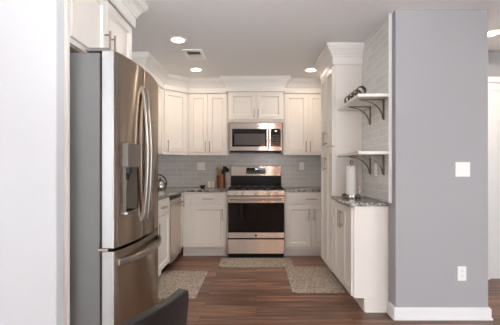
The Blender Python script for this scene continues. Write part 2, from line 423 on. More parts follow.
# ------------------------------------------------------------------ cabinetry
def bar_handle(M, u, v, ln, vert):
    h = MB(M); r = 0.0068; out = 0.034
    a = ln/2; b = ln/2-0.022
    if vert:
        h.tube([(u, v-a, out), (u, v+a, out)], r)
        for s in (-b, b): h.tube([(u, v+s, 0), (u, v+s, out)], r*0.85)
    else:
        h.tube([(u-a, v, out), (u+a, v, out)], r)
        for s in (-b, b): h.tube([(u+s, v, 0), (u+s, v, out)], r*0.85)
    return h
DT = 0.020                                    # door thickness
def shaker(M, u0, u1, v0, v1, st=0.058):
    d = MB(M)
    d.box(u0, u0+st, v0, v1, 0, DT).box(u1-st, u1, v0, v1, 0, DT)
    d.box(u0+st, u1-st, v0, v0+st, 0, DT).box(u0+st, u1-st, v1-st, v1, 0, DT)
    # sloped inner lip and the recessed panel
    i0, i1, j0, j1 = u0+st, u1-st, v0+st, v1-st; k = 0.008
    for quad in (((i0,j0,DT-.002),(i1,j0,DT-.002),(i1-k,j0+k,.006),(i0+k,j0+k,.006)), ((i1,j0,DT-.002),(i1,j1,DT-.002),(i1-k,j1-k,.006),(i1-k,j0+k,.006)),
                 ((i1,j1,DT-.002),(i0,j1,DT-.002),(i0+k,j1-k,.006),(i1-k,j1-k,.006)), ((i0,j1,DT-.002),(i0,j0,DT-.002),(i0+k,j0+k,.006),(i0+k,j1-k,.006))):
        d.bm.faces.new([d.v(p) for p in quad])
    d.box(i0, i1, j0, j1, 0.001, 0.006)
    return d
def door(t, M, u0, u1, v0, v1, hu=None, hv=None, ln=0.155):
    o = t.part('door', shaker(M, u0, u1, v0, v1), CAB, bevel=0.0012)
    if hu is not None: t.part('handle', bar_handle(M @ Matrix.Translation((0, 0, DT)), hu, hv, ln, True), NICKEL, o, smooth=40)
    return o
def drawer(t, M, u0, u1, v0, v1, ln=0.155):
    o = t.part('drawer', MB(M).box(u0, u1, v0, v1, 0, DT), CAB, bevel=0.003, seg=2)
    t.part('handle', bar_handle(M @ Matrix.Translation((0, 0, DT)), (u0+u1)/2, (v0+v1)/2, ln, False), NICKEL, o, smooth=40)
    return o
DZ0, DZ1, WZ0, WZ1 = 0.142, 0.703, 0.710, 0.872
CT = 0.915                                    # counter top
CB = 0.885

# back run, base
YF = 4.72                                     # face frame of the back base cabinets
XBF = -1.00                                   # face frame of the left base cabinets
M = M_back(YF)
t = Thing('base_cabinet', 'white base cabinet with one drawer and one door left of the stove', 'cabinet', (-.68, YF, 0), 'base cabinets')
t.part('carcass', MB().box(XBF+.002, -.386, YF, YB-.014, 0.136, CB), CAB, bevel=0.001)
t.part('toe_kick', MB().box(XBF+.002, -.386, YF+.085, YF+.10, 0, 0.136), CAB)
drawer(t, M, -.866, -.415, WZ0, WZ1); door(t, M, -.866, -.415, DZ0, DZ1, -.447, 0.58)
t = Thing('base_cabinet', 'white base cabinet with one drawer over two doors right of the stove', 'cabinet', (.74, YF, 0), 'base cabinets')
t.part('carcass', MB().box(.386, XR-.004, YF, YB-.014, 0.136, CB), CAB, bevel=0.001)
t.part('toe_kick', MB().box(.386, XR-.004, YF+.085, YF+.10, 0, 0.136), CAB)
drawer(t, M, .414, 1.066, WZ0, WZ1)
door(t, M, .414, .737, DZ0, DZ1, .706, 0.58); door(t, M, .743, 1.066, DZ0, DZ1, .774, 0.58)

# left run, base
M = M_left(XBF)
YD0, YD1 = 3.985, 4.56                        # dishwasher
t = Thing('base_cabinet', 'white base cabinet with two drawers over two doors between fridge and dishwasher', 'cabinet', (XBF, 3.34, 0), 'base cabinets')
t.part('carcass', MB().box(XL+.002, XBF, 2.70, YD0-.003, 0.136, CB), CAB, bevel=0.001)
t.part('toe_kick', MB().box(XBF-.09, XBF-.075, 2.70, YD0-.003, 0, 0.136), CAB)
for a, b, s in ((2.715, 3.34, 1), (3.347, 3.972, -1)):
    drawer(t, M, a, b, WZ0, WZ1); door(t, M, a, b, DZ0, DZ1, (b-.035) if s > 0 else (a+.09), 0.58)
t = Thing('base_cabinet', 'narrow white corner cabinet with a slim door right of the dishwasher', 'cabinet', (XBF, 4.64, 0), 'base cabinets')
t.part('carcass', MB().box(XL+.002, XBF, YD1+.003, YF, 0.114, CB).box(XL+.002, XBF-.002, YF, YB-.014, 0.136, CB), CAB)
t.part('toe_kick', MB().box(XBF-.09, XBF-.075, YD1+.003, YF+.085, 0, 0.136), CAB)
o = t.part('door', MB(M).box(YD1+.008, YF-.03, DZ0, WZ1, 0, DT), CAB, bevel=0.002)
t.part('handle', bar_handle(M @ Matrix.Translation((0, 0, DT)), YD1+.03, 0.77, 0.155, True), NICKEL, o, smooth=40)

# dishwasher
t = Thing('dishwasher', 'stainless steel dishwasher under the left counter', 'dishwasher', (XBF, (YD0+YD1)/2, 0))
t.part('tub', MB().box(XL+.06, XBF-.004, YD0, YD1, 0.10, CB-.004), DARKPL)
d = t.part('door', MB(M).box(YD0+.003, YD1-.003, 0.115, 0.835, 0, 0.028), STEEL, bevel=0.004, seg=2)
t.part('control_strip', MB(M).box(YD0+.003, YD1-.003, 0.84, 0.878, 0, 0.026), BLACK, bevel=0.003)
t.part('handle', MB(M).tube([(YD0+.05, .775, .028), (YD0+.06, .775, .065), (YD1-.06, .775, .065), (YD1-.05, .775, .028)], 0.010), HANDLE_STEEL, d, smooth=40)
t.part('kick_plate', MB(M).box(YD0+.003, YD1-.003, 0.0, 0.10, -0.085, -0.07), BLACK)

# stone counters
XCF = XBF+.045; YCF = YF-.045
poly = [(XL, 2.70), (XCF, 2.70), (XCF, YCF-.14), (XCF+.015, YCF-.05), (XCF+.06, YCF-.01), (XCF+.14, YCF), (-.386, YCF), (-.386, YB-.013), (XL, YB-.013)]
solo('countertop', MB().prism(poly, CB, CT), GRANITE, 'speckled grey granite countertop, L-shaped, over the dishwasher and left of the stove', 'countertop', (-1.2, 4.9, CB), bevel=0.004, seg=2)
solo('countertop', MB().box(.386, XR-.003, YCF, YB-.013, CB, CT), GRANITE, 'short speckled granite countertop between stove and pantry', 'countertop', (.74, 5.0, CB), bevel=0.004, seg=2)
YE = 2.924                                    # near end of the peninsula cabinet
solo('countertop', MB().prism([(.790, YE-.025), (XT-.001, YE-.025), (XT-.001, YP-.002), (.772, YP-.002), (.772, YE)], CB, CT), GRANITE,
     'small speckled granite countertop under the open shelves', 'countertop', (.93, 3.25, CB), bevel=0.004, seg=2)

# cabinet under the shelves, facing left
M = M_right(XP)
t = Thing('base_cabinet', 'white base cabinet with two doors under the open shelves by the grey wall', 'cabinet', (XP, 3.26, 0), 'base cabinets')
t.part('carcass', MB().box(XP, XT+.018, YE, YP-.002, 0.114, CB).box(XP+.085, XT+.018, YE, YP-.002, 0.0, 0.114), CAB, bevel=0.002)
t.part('base_trim', MB().sweep([(XP+.095, YE), (XT+.018, YE)], [(0, 0), (0.012, 0), (0.011, 0.008), (0.006, 0.013), (0, 0.014)], -1), BASEB)
door(t, M, YE+.012, 3.237, 0.130, CB-.018, 3.205, 0.735, 0.16); door(t, M, 3.243, YP-.018, 0.130, CB-.018, 3.275, 0.735, 0.16)

# pantry
YPF = 4.23; M = M_right(XPP)
t = Thing('pantry_cabinet', 'tall white pantry cabinet right of the stove with doors above doors', 'cabinet', (XPP, 3.94, 0))
t.part('carcass', MB().box(XPP, XR-.003, YP, YPF, 0.114, CE-.16).box(XPP+.085, XR-.003, YP, YPF, 0, 0.114), CAB, bevel=0.0015)
mid = (YP+YPF)/2
for z0_, z1_, hv in ((0.130, 1.415, 1.25), (1.435, 2.255, 1.53)):
    door(t, M, YP+.012, mid-.003, z0_, z1_, mid-.035, hv); door(t, M, mid+.003, YPF-.012, z0_, z1_, mid+.035, hv)
t.part('side_panel', MB().box(XPP+.012, XT-.002, YP-.006, YP, 0.916, 2.262), CAB, bevel=0.001)

# wall cabinets
UZ0, UZ1 = 1.392, CE-.16
DU0, DU1 = 1.43, 2.255
M = M_back(YU+DT)
def wall_cab(label, x0, x1, doors, cx):
    t = Thing('wall_cabinet', label, 'cabinet', (cx, YU, UZ0), 'wall cabinets')
    t.part('carcass', MB().box(x0, x1, YU+DT, YB-.001, UZ0+.012, UZ1), CAB, bevel=0.001)
    t.part('light_rail', MB().box(x0, x1, YU+.006, YU+.028, UZ0-.006, UZ0+.026), CAB, bevel=0.003)
    for a, b, hu in doors: door(t, M, a, b, DU0, DU1, hu, 1.505)
wall_cab('white two-door wall cabinet left of the microwave', XUR+.002, -.389, ((-.952, -.688, -.715), (-.682, -.412, -.655)), -.68)
wall_cab('white two-door wall cabinet right of the microwave', .383, XR-.003, ((.410, .735, .708), (.741, 1.066, .768)), .73)
t = Thing('wall_cabinet', 'short white two-door wall cabinet above the microwave', 'cabinet', (0, YC, 1.85), 'wall cabinets')
M = M_back(YC+DT)
t.part('carcass', MB().box(-.387, .381, YC+DT, YB-.001, 1.838, UZ1), CAB, bevel=0.001)
door(t, M, -.375, -.002, 1.88, DU1, -.027, 1.955, 0.12); door(t, M, .004, .375, 1.88, DU1, .029, 1.955, 0.12)
# corner cabinet with a diagonal door
P0, P1 = Vector((XU, 4.69)), Vector((XUR, YU)); dd = (P1-P0); ln = dd.length; dd.normalize(); nn = Vector((dd.y, -dd.x))
MD = Matrix(((dd.x, 0, nn.x, P0.x-nn.x*DT), (dd.y, 0, nn.y, P0.y-nn.y*DT), (0, 1, 0, 0), (0, 0, 0, 1)))
t = Thing('wall_cabinet', 'white corner wall cabinet with a single diagonal door', 'cabinet', (-1.3, 5.0, UZ0), 'wall cabinets')
q = nn*DT
poly = [(XL+.001, 4.69), (P0.x-.001-.012, 4.69), (P0.x-q.x, P0.y-q.y), (P1.x-q.x, P1.y-q.y), (XUR, YU+.03), (XUR, YB-.001), (XL+.001, YB-.001)]
t.part('carcass', MB().prism(poly, UZ0+.012, UZ1), CAB)
t.part('light_rail', MB(MD).box(0.006, ln-.004, UZ0-.006, UZ0+.026, -.008, .014), CAB, bevel=0.003)
door(t, MD, 0.03, ln-.018, DU0, DU1, 0.07, 1.505)
# left run
M = M_left(XU-DT)
t = Thing('wall_cabinet', 'white wall cabinet on the left wall beyond the fridge', 'cabinet', (XU, 4.28, UZ0), 'wall cabinets')
t.part('carcass', MB().box(XL+.001, XU-DT, 3.88, 4.688, UZ0+.012, UZ1), CAB, bevel=0.001)
t.part('light_rail', MB().box(XU-.028, XU-.006, 3.88, 4.68, UZ0-.006, UZ0+.026), CAB, bevel=0.003)
door(t, M, 3.895, 4.275, DU0, DU1, 4.245, 1.505); door(t, M, 4.281, 4.66, DU0, DU1, 4.311, 1.505)
# fridge surround
M = M_left(XF-DT)
t = Thing('wall_cabinet', 'white two-door wall cabinet above the fridge', 'cabinet', (XF, 2.2, 1.85), 'wall cabinets')
t.part('carcass', MB().box(XL+.001, XF-DT, 1.762, 2.64, 1.846, UZ1), CAB, bevel=0.001)
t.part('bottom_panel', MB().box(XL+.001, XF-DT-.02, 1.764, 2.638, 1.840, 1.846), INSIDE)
door(t, M, 1.775, 2.19, 1.872, DU1, 2.155, 1.965); door(t, M, 2.196, 2.63, 1.872, DU1, 2.231, 1.965)
solo('fridge_end_panel', MB().box(XL+.001, XF-.004, 1.737, 1.760, 0, UZ1), CAB, 'tall beige-white end panel between the white wall and the fridge', 'panel', (-1.25, 1.75, 0), bevel=0.001)

# ------------------------------------------------------------------ refrigerator
def boolean_cut(o, cutter_mb):
    c = cutter_mb.build('cutter', o.data.materials[0])
    m = o.modifiers.new('cut', 'BOOLEAN'); m.operation = 'DIFFERENCE'; m.solver = 'EXACT'; m.object = c
    bpy.context.view_layer.update()
    me = bpy.data.meshes.new_from_object(o.evaluated_get(bpy.context.evaluated_depsgraph_get()))
    o.modifiers.clear(); o.data = me; bpy.data.objects.remove(c, do_unlink=True)
FY0, FY1 = 1.80, 2.61; FC = (FY0+FY1)/2; FXE = -0.728; FXM = -0.682; FXB = -0.792
def bulge(y): return FXM + (FXE-FXM)*abs((y-FC)/((FY1-FY0)/2))**2.2
def front_poly(a, b, back):
    n = 14; pts = [(back, a)]
    for i in range(n+1):
        y = a+(b-a)*i/n; x = bulge(y)
        if i in (0, n): x -= 0.004
        pts.append((x, y))
    return pts + [(back, b)]
t = Thing('refrigerator', 'large stainless French-door refrigerator with ice dispenser and bottom freezer', 'refrigerator', (-1.15, FC, 0))
t.part('case', MB().box(-1.54, FXB-.012, FY0, FY1, 0.03, 1.795), GREYCASE, bevel=0.004, seg=2)
t.part('gasket', MB().box(FXB-.012, FXB, FY0+.015, FY1-.015, 0.06, 1.785), BLACKPL)
YGAP = 2.14
dl = t.part('door', MB().prism(front_poly(FY0, YGAP-.003, FXB), 0.788, 1.806), FRIDGE_STEEL, smooth=30)
dr = t.part('door', MB().prism(front_poly(YGAP+.003, FY1, FXB), 0.788, 1.806), FRIDGE_STEEL, smooth=30)
fz = t.part('freezer_drawer', MB().prism(front_poly(FY0, FY1, FXB), 0.085, 0.770), FRIDGE_STEEL, smooth=30)
for z_a, z_b, par in ((0.792, 1.802, dl), (0.089, 0.766, fz)):
    t.part('door_edge', MB().box(FXB+.003, FXE-.008, FY0-.0025, FY0, z_a, z_b), EDGE, par)
t.part('kick_grille', MB().box(-1.5, FXB+.0, FY0+.02, FY1-.02, 0.0, 0.075), BLACKPL)
for y in (FY0+.045, FY1-.045):
    t.part('hinge_cover', MB().box(FXB-.09, FXB+.035, y-.035, y+.035, 1.8065, 1.826), GREYCASE, bevel=0.006, seg=2)
t.part('hinge', MB().box(FXB-.02, FXB+.03, FY0-.003, FY0+.05, 0.772, 0.786), CHROME, bevel=0.002)
# ice and water dispenser
DA, DB = 1.868, 2.055
def cut():
    return MB().box(-0.752, -0.60, DA+.008, DB-.008, 0.965, 1.225)
cc = cut(); bpy_off = t.loc
bmesh.ops.translate(cc.bm, verts=cc.bm.verts, vec=(0, 0, 0))
dl_world = dl.matrix_world
cm = cc.build('cutter_tmp', FRIDGE_STEEL, t.root, t.loc)
md = dl.modifiers.new('cut', 'BOOLEAN'); md.operation = 'DIFFERENCE'; md.solver = 'EXACT'; md.object = cm
bpy.context.view_layer.update()
me = bpy.data.meshes.new_from_object(dl.evaluated_get(bpy.context.evaluated_depsgraph_get()))
dl.modifiers.clear(); dl.data = me; bpy.data.objects.remove(cm, do_unlink=True)
xf = bulge((DA+DB)/2)
ds = t.part('dispenser', MB().box(-0.751, -0.7495, DA+.008, DB-.008, 0.965, 1.225)
            .box(-0.75, xf+.001, DA+.003, DA+.010, 0.96, 1.225).box(-0.75, xf+.001, DB-.010, DB-.003, 0.96, 1.225), RECESS, dl)
cp = t.part('control_panel', MB().prism([(-0.745, DA), (xf+.016, DA), (xf+.024, (DA+DB)/2), (xf+.022, DB), (-0.745, DB)], 1.205, 1.338), PANEL, dl, bevel=0.004, seg=2)
t.part('drip_tray', MB().box(-0.75, xf+.010, DA+.004, DB-.004, 0.952, 0.966), HANDLE_STEEL, dl, bevel=0.002)
t.part('nozzle', MB().lathe([(0.030, 1.206), (0.030, 1.175), (0.018, 1.165), (0.014, 1.135), (0, 1.135)], (xf-.03, (DA+DB)/2, 0), 18), BLACKPL, dl, smooth=40)
t.part('paddle', MB().box(-0.742, -0.728, (DA+DB)/2-.03, (DA+DB)/2+.03, 1.05, 1.17), CHROME, dl, bevel=0.004, seg=2)
# bowed handles
def bow_v(y, z0_, z1_, out):
    pts = []; b = bulge(y)
    for i in range(17):
        u = i/16; pts.append((b-.004+out*math.sin(PI*u)**0.62, y, z0_+(z1_-z0_)*u))
    return MB().flatbar(pts, 0.030, 0.020, (0, 1, 0))
t.part('handle', bow_v(2.098, 0.885, 1.695, 0.040), HANDLE_STEEL, dl, smooth=50, bevel=0.006, seg=3)
t.part('handle', bow_v(2.182, 0.885, 1.695, 0.032), HANDLE_STEEL, dr, smooth=50, bevel=0.006, seg=3)
pts = []
for i in range(19):
    u = i/18; y = 1.835+(2.535-1.835)*u; pts.append((bulge(y)-.004+0.048*math.sin(PI*u)**0.6, y, 0.705))
t.part('handle', MB().flatbar(pts, 0.036, 0.020, (0, 0, 1)), HANDLE_STEEL, fz, smooth=50, bevel=0.006, seg=3)

# ------------------------------------------------------------------ microwave
YM = 4.915
M = M_back(YM)
MZ0, MZ1 = 1.442, 1.834; mx0, mx1 = -.372, .366
t = Thing('microwave', 'stainless over-the-range microwave above the stove', 'microwave', (0, YM, MZ0))
t.part('body', MB().box(mx0, mx1, YM, YB-.014, MZ0, MZ1), DARKPL, bevel=0.002)
d = t.part('door', MB(M).box(mx0, .172, MZ0+.004, MZ1-.002, 0, 0.022), STEEL, bevel=0.003, seg=2)
t.part('glass', MB(M).box(-.335, .150, MZ0+.062, MZ1-.082, .0215, .025), BLACKGLASS, d, bevel=0.002)
t.part('window', MB(M).box(-.305, .128, MZ0+.086, MZ1-.150, .0245, .0262), WINGLASS, d)
t.part('handle', MB(M).tube([(.176, MZ0+.06, .02), (.176, MZ0+.075, .052), (.176, MZ1-.095, .052), (.176, MZ1-.08, .02)], .012), HANDLE_STEEL, d, smooth=40)
cpn = t.part('control_panel', MB(M).box(.174, mx1, MZ0+.004, MZ1-.002, 0, 0.020), STEEL, bevel=0.003, seg=2)
t.part('keypad', MB(M).box(.205, .345, MZ0+.062, MZ1-.082, .0195, .023), BLACKGLASS, cpn)
t.part('clock_digits', MB(M).box(.262, .292, MZ1-.118, MZ1-.108, .0228, .0236), DIGIT, cpn)
for r in range(5):
    for c in range(3): t.part('button', MB(M).box(.226+c*.038, .248+c*.038, MZ0+.078+r*.033, MZ0+.086+r*.033, .0228, .0236), PRINT, cpn)
t.part('vent_grille', MB(M).box(mx0+.01, mx1-.01, MZ0-.012, MZ0+.003, -.30, .012), BLACK)

# ------------------------------------------------------------------ gas range
YO = 4.655                                    # oven door front plane
M = M_back(YO)
rx0, rx1 = -.380, .380
t = Thing('gas_range', 'freestanding stainless gas range with black oven window', 'stove', (0, YO, 0))
t.part('body', MB().box(rx0, rx1, YO+.03, YB-.02, 0.05, 0.895), BLACK, bevel=0.002)
t.part('cooktop', MB().box(rx0, rx1, YO+.01, YB-.10, 0.893, 0.914), BLACK, bevel=0.004, seg=2)
bgd = t.part('backguard', MB().box(rx0+.004, rx1-.004, YB-.095, YB-.02, 1.085, 1.236), STEEL, bevel=0.008, seg=3)
t.part('riser', MB().box(rx0+.004, rx1-.004, YB-.09, YB-.02, 0.893, 1.085), BLACK, bevel=0.002)
ydp = YB-.0965
dsp = t.part('display', MB().box(-.145, .145, ydp, YB-.09, 1.118, 1.208), BLACKGLASS, bgd)
t.part('clock_digits', MB().box(-.012, .026, ydp-.001, ydp, 1.182, 1.194), DIGIT, dsp)
for c in range(8):
    for zb in (1.134, 1.152): t.part('button', MB().box(-.128+c*.034, -.112+c*.034, ydp-.001, ydp, zb, zb+.005), PRINT, dsp)
cpn = t.part('control_panel', MB().prism([(YO-.008, 0.838), (YO+.05, 0.838), (YO+.05, 0.912), (YO+.012, 0.912)], rx0, rx1, 'x'), STEEL, bevel=0.003, seg=2)
tilt = Matrix.Rotation(math.radians(-14), 4, 'X')
for x in (-.268, -.178, 0.0, .165, .262):
    k = MB(Matrix.Translation((x, YO+.003, 0.874)) @ tilt)
    k.lathe([(0.027, 0.0), (0.027, -0.008), (0.021, -0.012), (0.019, -0.034), (0.016, -0.038), (0, -0.038)], (0, 0, 0), 22, 'y')
    k.box(-.004, .004, -.043, -.034, -.018, .018)
    t.part('knob', k, STEEL, smooth=35)
# grates: three cast iron sections over five burners
gz = 0.945
for i in range(3):
    a = rx0+.025+i*.238; b = a+.232; g = MB(); y0, y1 = YO+.05, YB-.12; r = .0065
    for x in (a, (a+b)/2, b): g.box(x-r, x+r, y0, y1, gz-.012, gz)
    for y in (y0, y0+.13, (y0+y1)/2, y1-.13, y1): g.box(a, b, y-r, y+r, gz-.012, gz)
    for x in (a, b):
        for y in (y0, (y0+y1)/2, y1): g.box(x-.008, x+.008, y-.008, y+.008, .913, gz-.010)
    t.part('grate', g, GRATE, bevel=0.002)
for x, y in ((-.24, YO+.16), (-.24, YB-.24), (0, (YO+YB)/2), (.24, YO+.16), (.24, YB-.24)):
    t.part('burner', MB().lathe([(0.052, .913), (0.052, .922), (0.040, .924), (0.040, .930), (0, .931)], (x, y, 0), 22), GRATE, smooth=35)
od = t.part('oven_door', MB(M).box(rx0+.002, rx1-.002, 0.272, 0.826, -.03, 0.0), STEEL, bevel=0.004, seg=2)
t.part('window', MB(M).box(rx0+.006, rx1-.006, 0.345, 0.742, -.002, .0035), BLACKGLASS, od, bevel=0.002)
t.part('handle', MB(M).tube([(rx0+.04, .792, 0), (rx0+.045, .792, .045), (rx1-.045, .792, .045), (rx1-.04, .792, 0)], .013), HANDLE_STEEL, od, smooth=40)
t.part('badge', MB(M).lathe([(0, .0035), (0.013, .0035), (0.014, 0), (0, 0)], (0, .308, 0), 20), DARKPL, od)
t.part('drawer', MB(M).box(rx0+.002, rx1-.002, 0.064, 0.252, -.03, 0.0), STEEL, bevel=0.004, seg=2)
t.part('base_skirt', MB(M).box(rx0+.01, rx1-.01, 0.0, 0.056, -.09, -.035), BLACK)

# ------------------------------------------------------------------ open shelves with curved brackets
SX = 0.836; SY0, SY1 = YT0-.004, YP-.009
def bracket(y, zt):
    b = MB(); wy = 0.026; x1 = XT-.001; x0 = SX+.045; lg = 0.175
    b.box(x1-.007, x1, y-wy/2, y+wy/2, zt-lg, zt)
    b.box(x0, x1-.007, y-wy/2, y+wy/2, zt-.007, zt)
    pts = []
    for i in range(13):
        a = PI/2*i/12
        pts.append((x0+.018+(x1-.012-x0-.018)*math.sin(a), y, zt-.010-(lg-.02)*(1-math.cos(a))))
    b.flatbar(pts, wy*0.7, 0.006, (0, 1, 0))
    return b
for zt, lab in ((1.812, 'upper white shelf on two curved metal brackets against pale tile'), (1.340, 'lower white shelf on two curved metal brackets above the paper towels')):
    t = Thing('wall_shelf', lab, 'shelf', (SX+.12, (SY0+SY1)/2, zt), 'open shelves')
    t.part('board', MB().box(SX, XT-.001, SY0, SY1, zt-.024, zt), SHELF, bevel=0.002)
    t.part('bracket', bracket(2.98, zt-.0245), BRONZE); t.part('bracket', bracket(3.33, zt-.0245), BRONZE)

# dark ornament on the upper shelf: a low rack of bent metal loops
t = Thing('metal_rack', 'low dark rack of bent metal loops lying on the upper shelf', 'rack', (.90, 3.22, 1.812))
for x in (.858, .925):
    t.part('rail', MB().tube([(x, 2.93, 1.8155), (x, 3.41, 1.8155)], .0034, 8), BRONZE, smooth=40)
for i in range(4):
    y = 2.975+i*.130; pts = []
    for k in range(17):
        a = -PI*.5+2*PI*k/16
        pts.append((.8915+.037*math.cos(a), y, 1.8555+.038*math.sin(a)))
    t.part('loop', MB().flatbar(pts, .050, .006, (0, 1, 0)), RACK, bevel=.001)

# ------------------------------------------------------------------ paper towels
px, py = .918, 3.37
t = Thing('paper_towel_holder', 'chrome paper towel holder on the small granite countertop', 'paper towel holder', (px, py, CT))
t.part('base', MB().lathe([(0, CT+.001), (.086, CT+.001), (.088, CT+.006), (.080, CT+.012), (0, CT+.012)], (px, py, 0), 36), CHROME, smooth=35)
BANDM = mat('brushed chrome band', (150, 145, 140), 0.2, 1.0)
t.part('band', MB().lathe([(.085, CT+.010), (.088, CT+.010), (.088, CT+.036), (.085, CT+.036), (.085, CT+.010)], (px, py, 0), 40), BANDM, smooth=35)
t.part('pole', MB().lathe([(0.006, CT+.01), (0.006, CT+.315), (.012, CT+.318), (.017, CT+.330), (.018, CT+.345), (.013, CT+.360), (0, CT+.365)], (px, py, 0), 20), NICKEL, smooth=40)
t.part('arm', MB().tube([(px+.075, py-.03, CT+.01), (px+.075, py-.03, CT+.12), (px+.068, py-.028, CT+.13)], .004, 8), CHROME, smooth=40)
solo('paper_towel_roll', MB().lathe([(.020, CT+.013), (.044, CT+.013), (.046, CT+.016), (.046, CT+.300), (.044, CT+.303), (.020, CT+.303), (.012, CT+.296), (.0125, CT+.02), (.020, CT+.013)], (px, py, 0), 36),
     PAPER, 'white paper towel roll standing on the chrome holder', 'paper towels', (px, py, CT+.013), smooth=35)

# ------------------------------------------------------------------ back counter things
YK = 5.16
def crock(x, y):
    t = Thing('utensil_crock', 'copper-brown utensil crock on the counter left of the stove', 'crock', (x, y, CT))
    prof = [(0, CT+.001), (.062, CT+.001), (.065, CT+.005), (.065, CT+.178), (.062, CT+.182), (.058, CT+.178), (.058, CT+.012), (0, CT+.012)]
    t.part('body', MB().lathe(prof, (x, y, 0), 32), COPPER, smooth=35)
    t.part('rim', MB().tube([(x+.0635*math.cos(a*PI/16), y+.0635*math.sin(a*PI/16), CT+.180) for a in range(32)], .004, 8, True), COPPER, smooth=40)
cx, cy = -.512, 5.14
crock(cx, cy)
def wooden_spoon(dx, dy, tx, ty, ln, label):
    base = Vector((cx+dx, cy+dy, CT+.018)); top = Vector((cx+tx, cy+ty, CT+ln)); d = (top-base)
    mb = MB(); pts = []; rs = []
    for u, r in ((0, .005), (.3, .006), (.68, .006), (.76, .011), (.86, .019), (.94, .018), (.985, .010), (1, .003)):
        pts.append(base+d*u); rs.append(r)
    mb.tube(pts, rs, 10)
    return solo('wooden_spoon', mb, SPOON, label, 'spoon', tuple(base), 'utensils in the crock', smooth=True)
wooden_spoon(-.02, .01, -.055, .02, .30, 'wooden spoon leaning furthest left in the crock')
wooden_spoon(.0, .032, .0, .038, .285, 'shorter wooden spoon near the middle of the crock')
wooden_spoon(-.012, -.03, -.04, -.034, .245, 'shortest wooden spoon at the front of the crock')
def turner(dx, dy, tx, ty, ln, wdt, label, slots=True):
    base = Vector((cx+dx, cy+dy, CT+.018)); top = Vector((cx+tx, cy+ty, CT+ln)); d = (top-base).normalized(); L_ = (top-base).length
    t = Thing('spatula' if slots else 'ladle', label, 'utensil', tuple(base), 'utensils in the crock')
    t.part('handle', MB().tube([base, base+d*L_*.72], [.006, .005], 10), BLACKPL, smooth=40)
    ac = Vector((1, 0, 0)) - d*d.x
    if slots:
        mb = MB(); s0 = base+d*L_*.70
        mb.flatbar([s0, s0+d*L_*.06, s0+d*L_*.10, top], wdt, .006, ac)
        t.part('blade', mb, BLACKPL, bevel=.002)
    else:
        mb = MB(Matrix.Translation(base+d*L_*.86) @ Matrix.Rotation(PI/2.2, 4, 'X'))
        mb.lathe([(0, -.026), (.018, -.022), (.030, -.010), (.034, .006), (.031, .006), (.026, -.008), (.014, -.018), (0, -.021)], (0, 0, 0), 20)
        t.part('bowl', mb, BLACKPL, smooth=40)
turner(.02, .02, .055, .03, .315, .058, 'black slotted-turner spatula rising highest from the crock')
turner(-.025, -.004, .105, -.012, .295, .05, 'black ladle leaning furthest right out of the crock', False)
turner(.015, -.034, .04, -.045, .27, .045, 'black spatula at the front right of the crock')

def shaker_pot(x, y, h, label):
    t = Thing('shaker', label, 'shaker', (x, y, CT), 'salt and pepper shakers')
    t.part('body', MB().lathe([(0, CT+.001), (.020, CT+.001), (.022, CT+.005), (.019, CT+h*.55), (.021, CT+h*.75), (0, CT+h*.75)], (x, y, 0), 24), CERAMIC, smooth=35)
    t.part('cap', MB().lathe([(.0205, CT+h*.755), (.0205, CT+h*.90), (.014, CT+h*.99), (0, CT+h)], (x, y, 0), 24), CERAMIC, smooth=35)
shaker_pot(-.690, 5.14, .090, 'cream shaker next to the small black dish')
shaker_pot(-.634, 5.13, .092, 'cream shaker next to the copper-brown crock')
x, y = -.778, 5.10
solo('dish', MB().lathe([(0, CT+.001), (.024, CT+.001), (.030, CT+.012), (.045, CT+.034), (.046, CT+.038), (.041, CT+.036), (.027, CT+.016), (0, CT+.010)], (x, y, 0), 28), BLACKPL,
     'small black dish on the counter beside the cream shakers', 'dish', (x, y, CT), smooth=35)

# kettle
kx, ky = -1.265, 4.62
t = Thing('kettle', 'silver kettle with a looped black handle on the counter beyond the fridge', 'kettle', (kx, ky, CT))
prof = [(0, .002), (.074, .002), (.080, .010), (.086, .045), (.078, .085), (.055, .112), (.040, .120), (0, .122)]
t.part('body', MB().lathe([(r, CT+h) for r, h in prof], (kx, ky, 0), 32), CHROME, smooth=40)
t.part('lid', MB().lathe([(.039, CT+.1215), (.036, CT+.128), (.014, CT+.134), (.006, CT+.142), (.012, CT+.150), (.010, CT+.158), (0, CT+.160)], (kx, ky, 0), 24), BLACKPL, smooth=40)
t.part('spout', MB().tube([(kx-.065, ky, CT+.06), (kx-.105, ky, CT+.085), (kx-.128, ky, CT+.125)], [.018, .013, .009], 12), CHROME, smooth=40)
t.part('handle', MB().tube([(kx-.03+.115*math.cos(a), ky, CT+.085+.115*math.sin(a)) for a in [(-22+i*11)*PI/180 for i in range(15)]], .008, 10), BLACKPL, smooth=40)

# ------------------------------------------------------------------ electrical plates
def plate(label, M, u, v, gangs, loc, group='outlets and switches'):
    wd = 0.070+0.046*(gangs-1); h = 0.116
    t = Thing('wall_switch' if 'switch' in label else 'power_outlet', label, 'switch' if 'switch' in label else 'outlet', loc, group)
    pl = t.part('plate', MB(M).box(u-wd/2, u+wd/2, v-h/2, v+h/2, 0, .006), PLASTIC, bevel=.003, seg=2)
    for g in range(gangs):
        gu = u+(g-(gangs-1)/2)*.046
        if 'switch' in label:
            t.part('rocker', MB(M).box(gu-.016, gu+.016, v-.033, v+.033, .005, .0085), PLASTIC, bevel=.0015)
        else:
            for dv in (-.020, .020):
                rc = t.part('receptacle', MB(M).box(gu-.017, gu+.017, v+dv-.015, v+dv+.015, .005, .0078), PLASTIC, bevel=.002)
                s = MB(M); s.box(gu-.008, gu-.006, v+dv-.003, v+dv+.007, .0076, .0081).box(gu+.006, gu+.008, v+dv-.003, v+dv+.006, .0076, .0081)
                t.part('slots', s, PLASTIC_D, rc)
    return t
plate('white double outlet plate on the tile left of the stove', M_back(YB-.012), -.832, 1.232, 2, (-.832, YB-.012, 1.232))
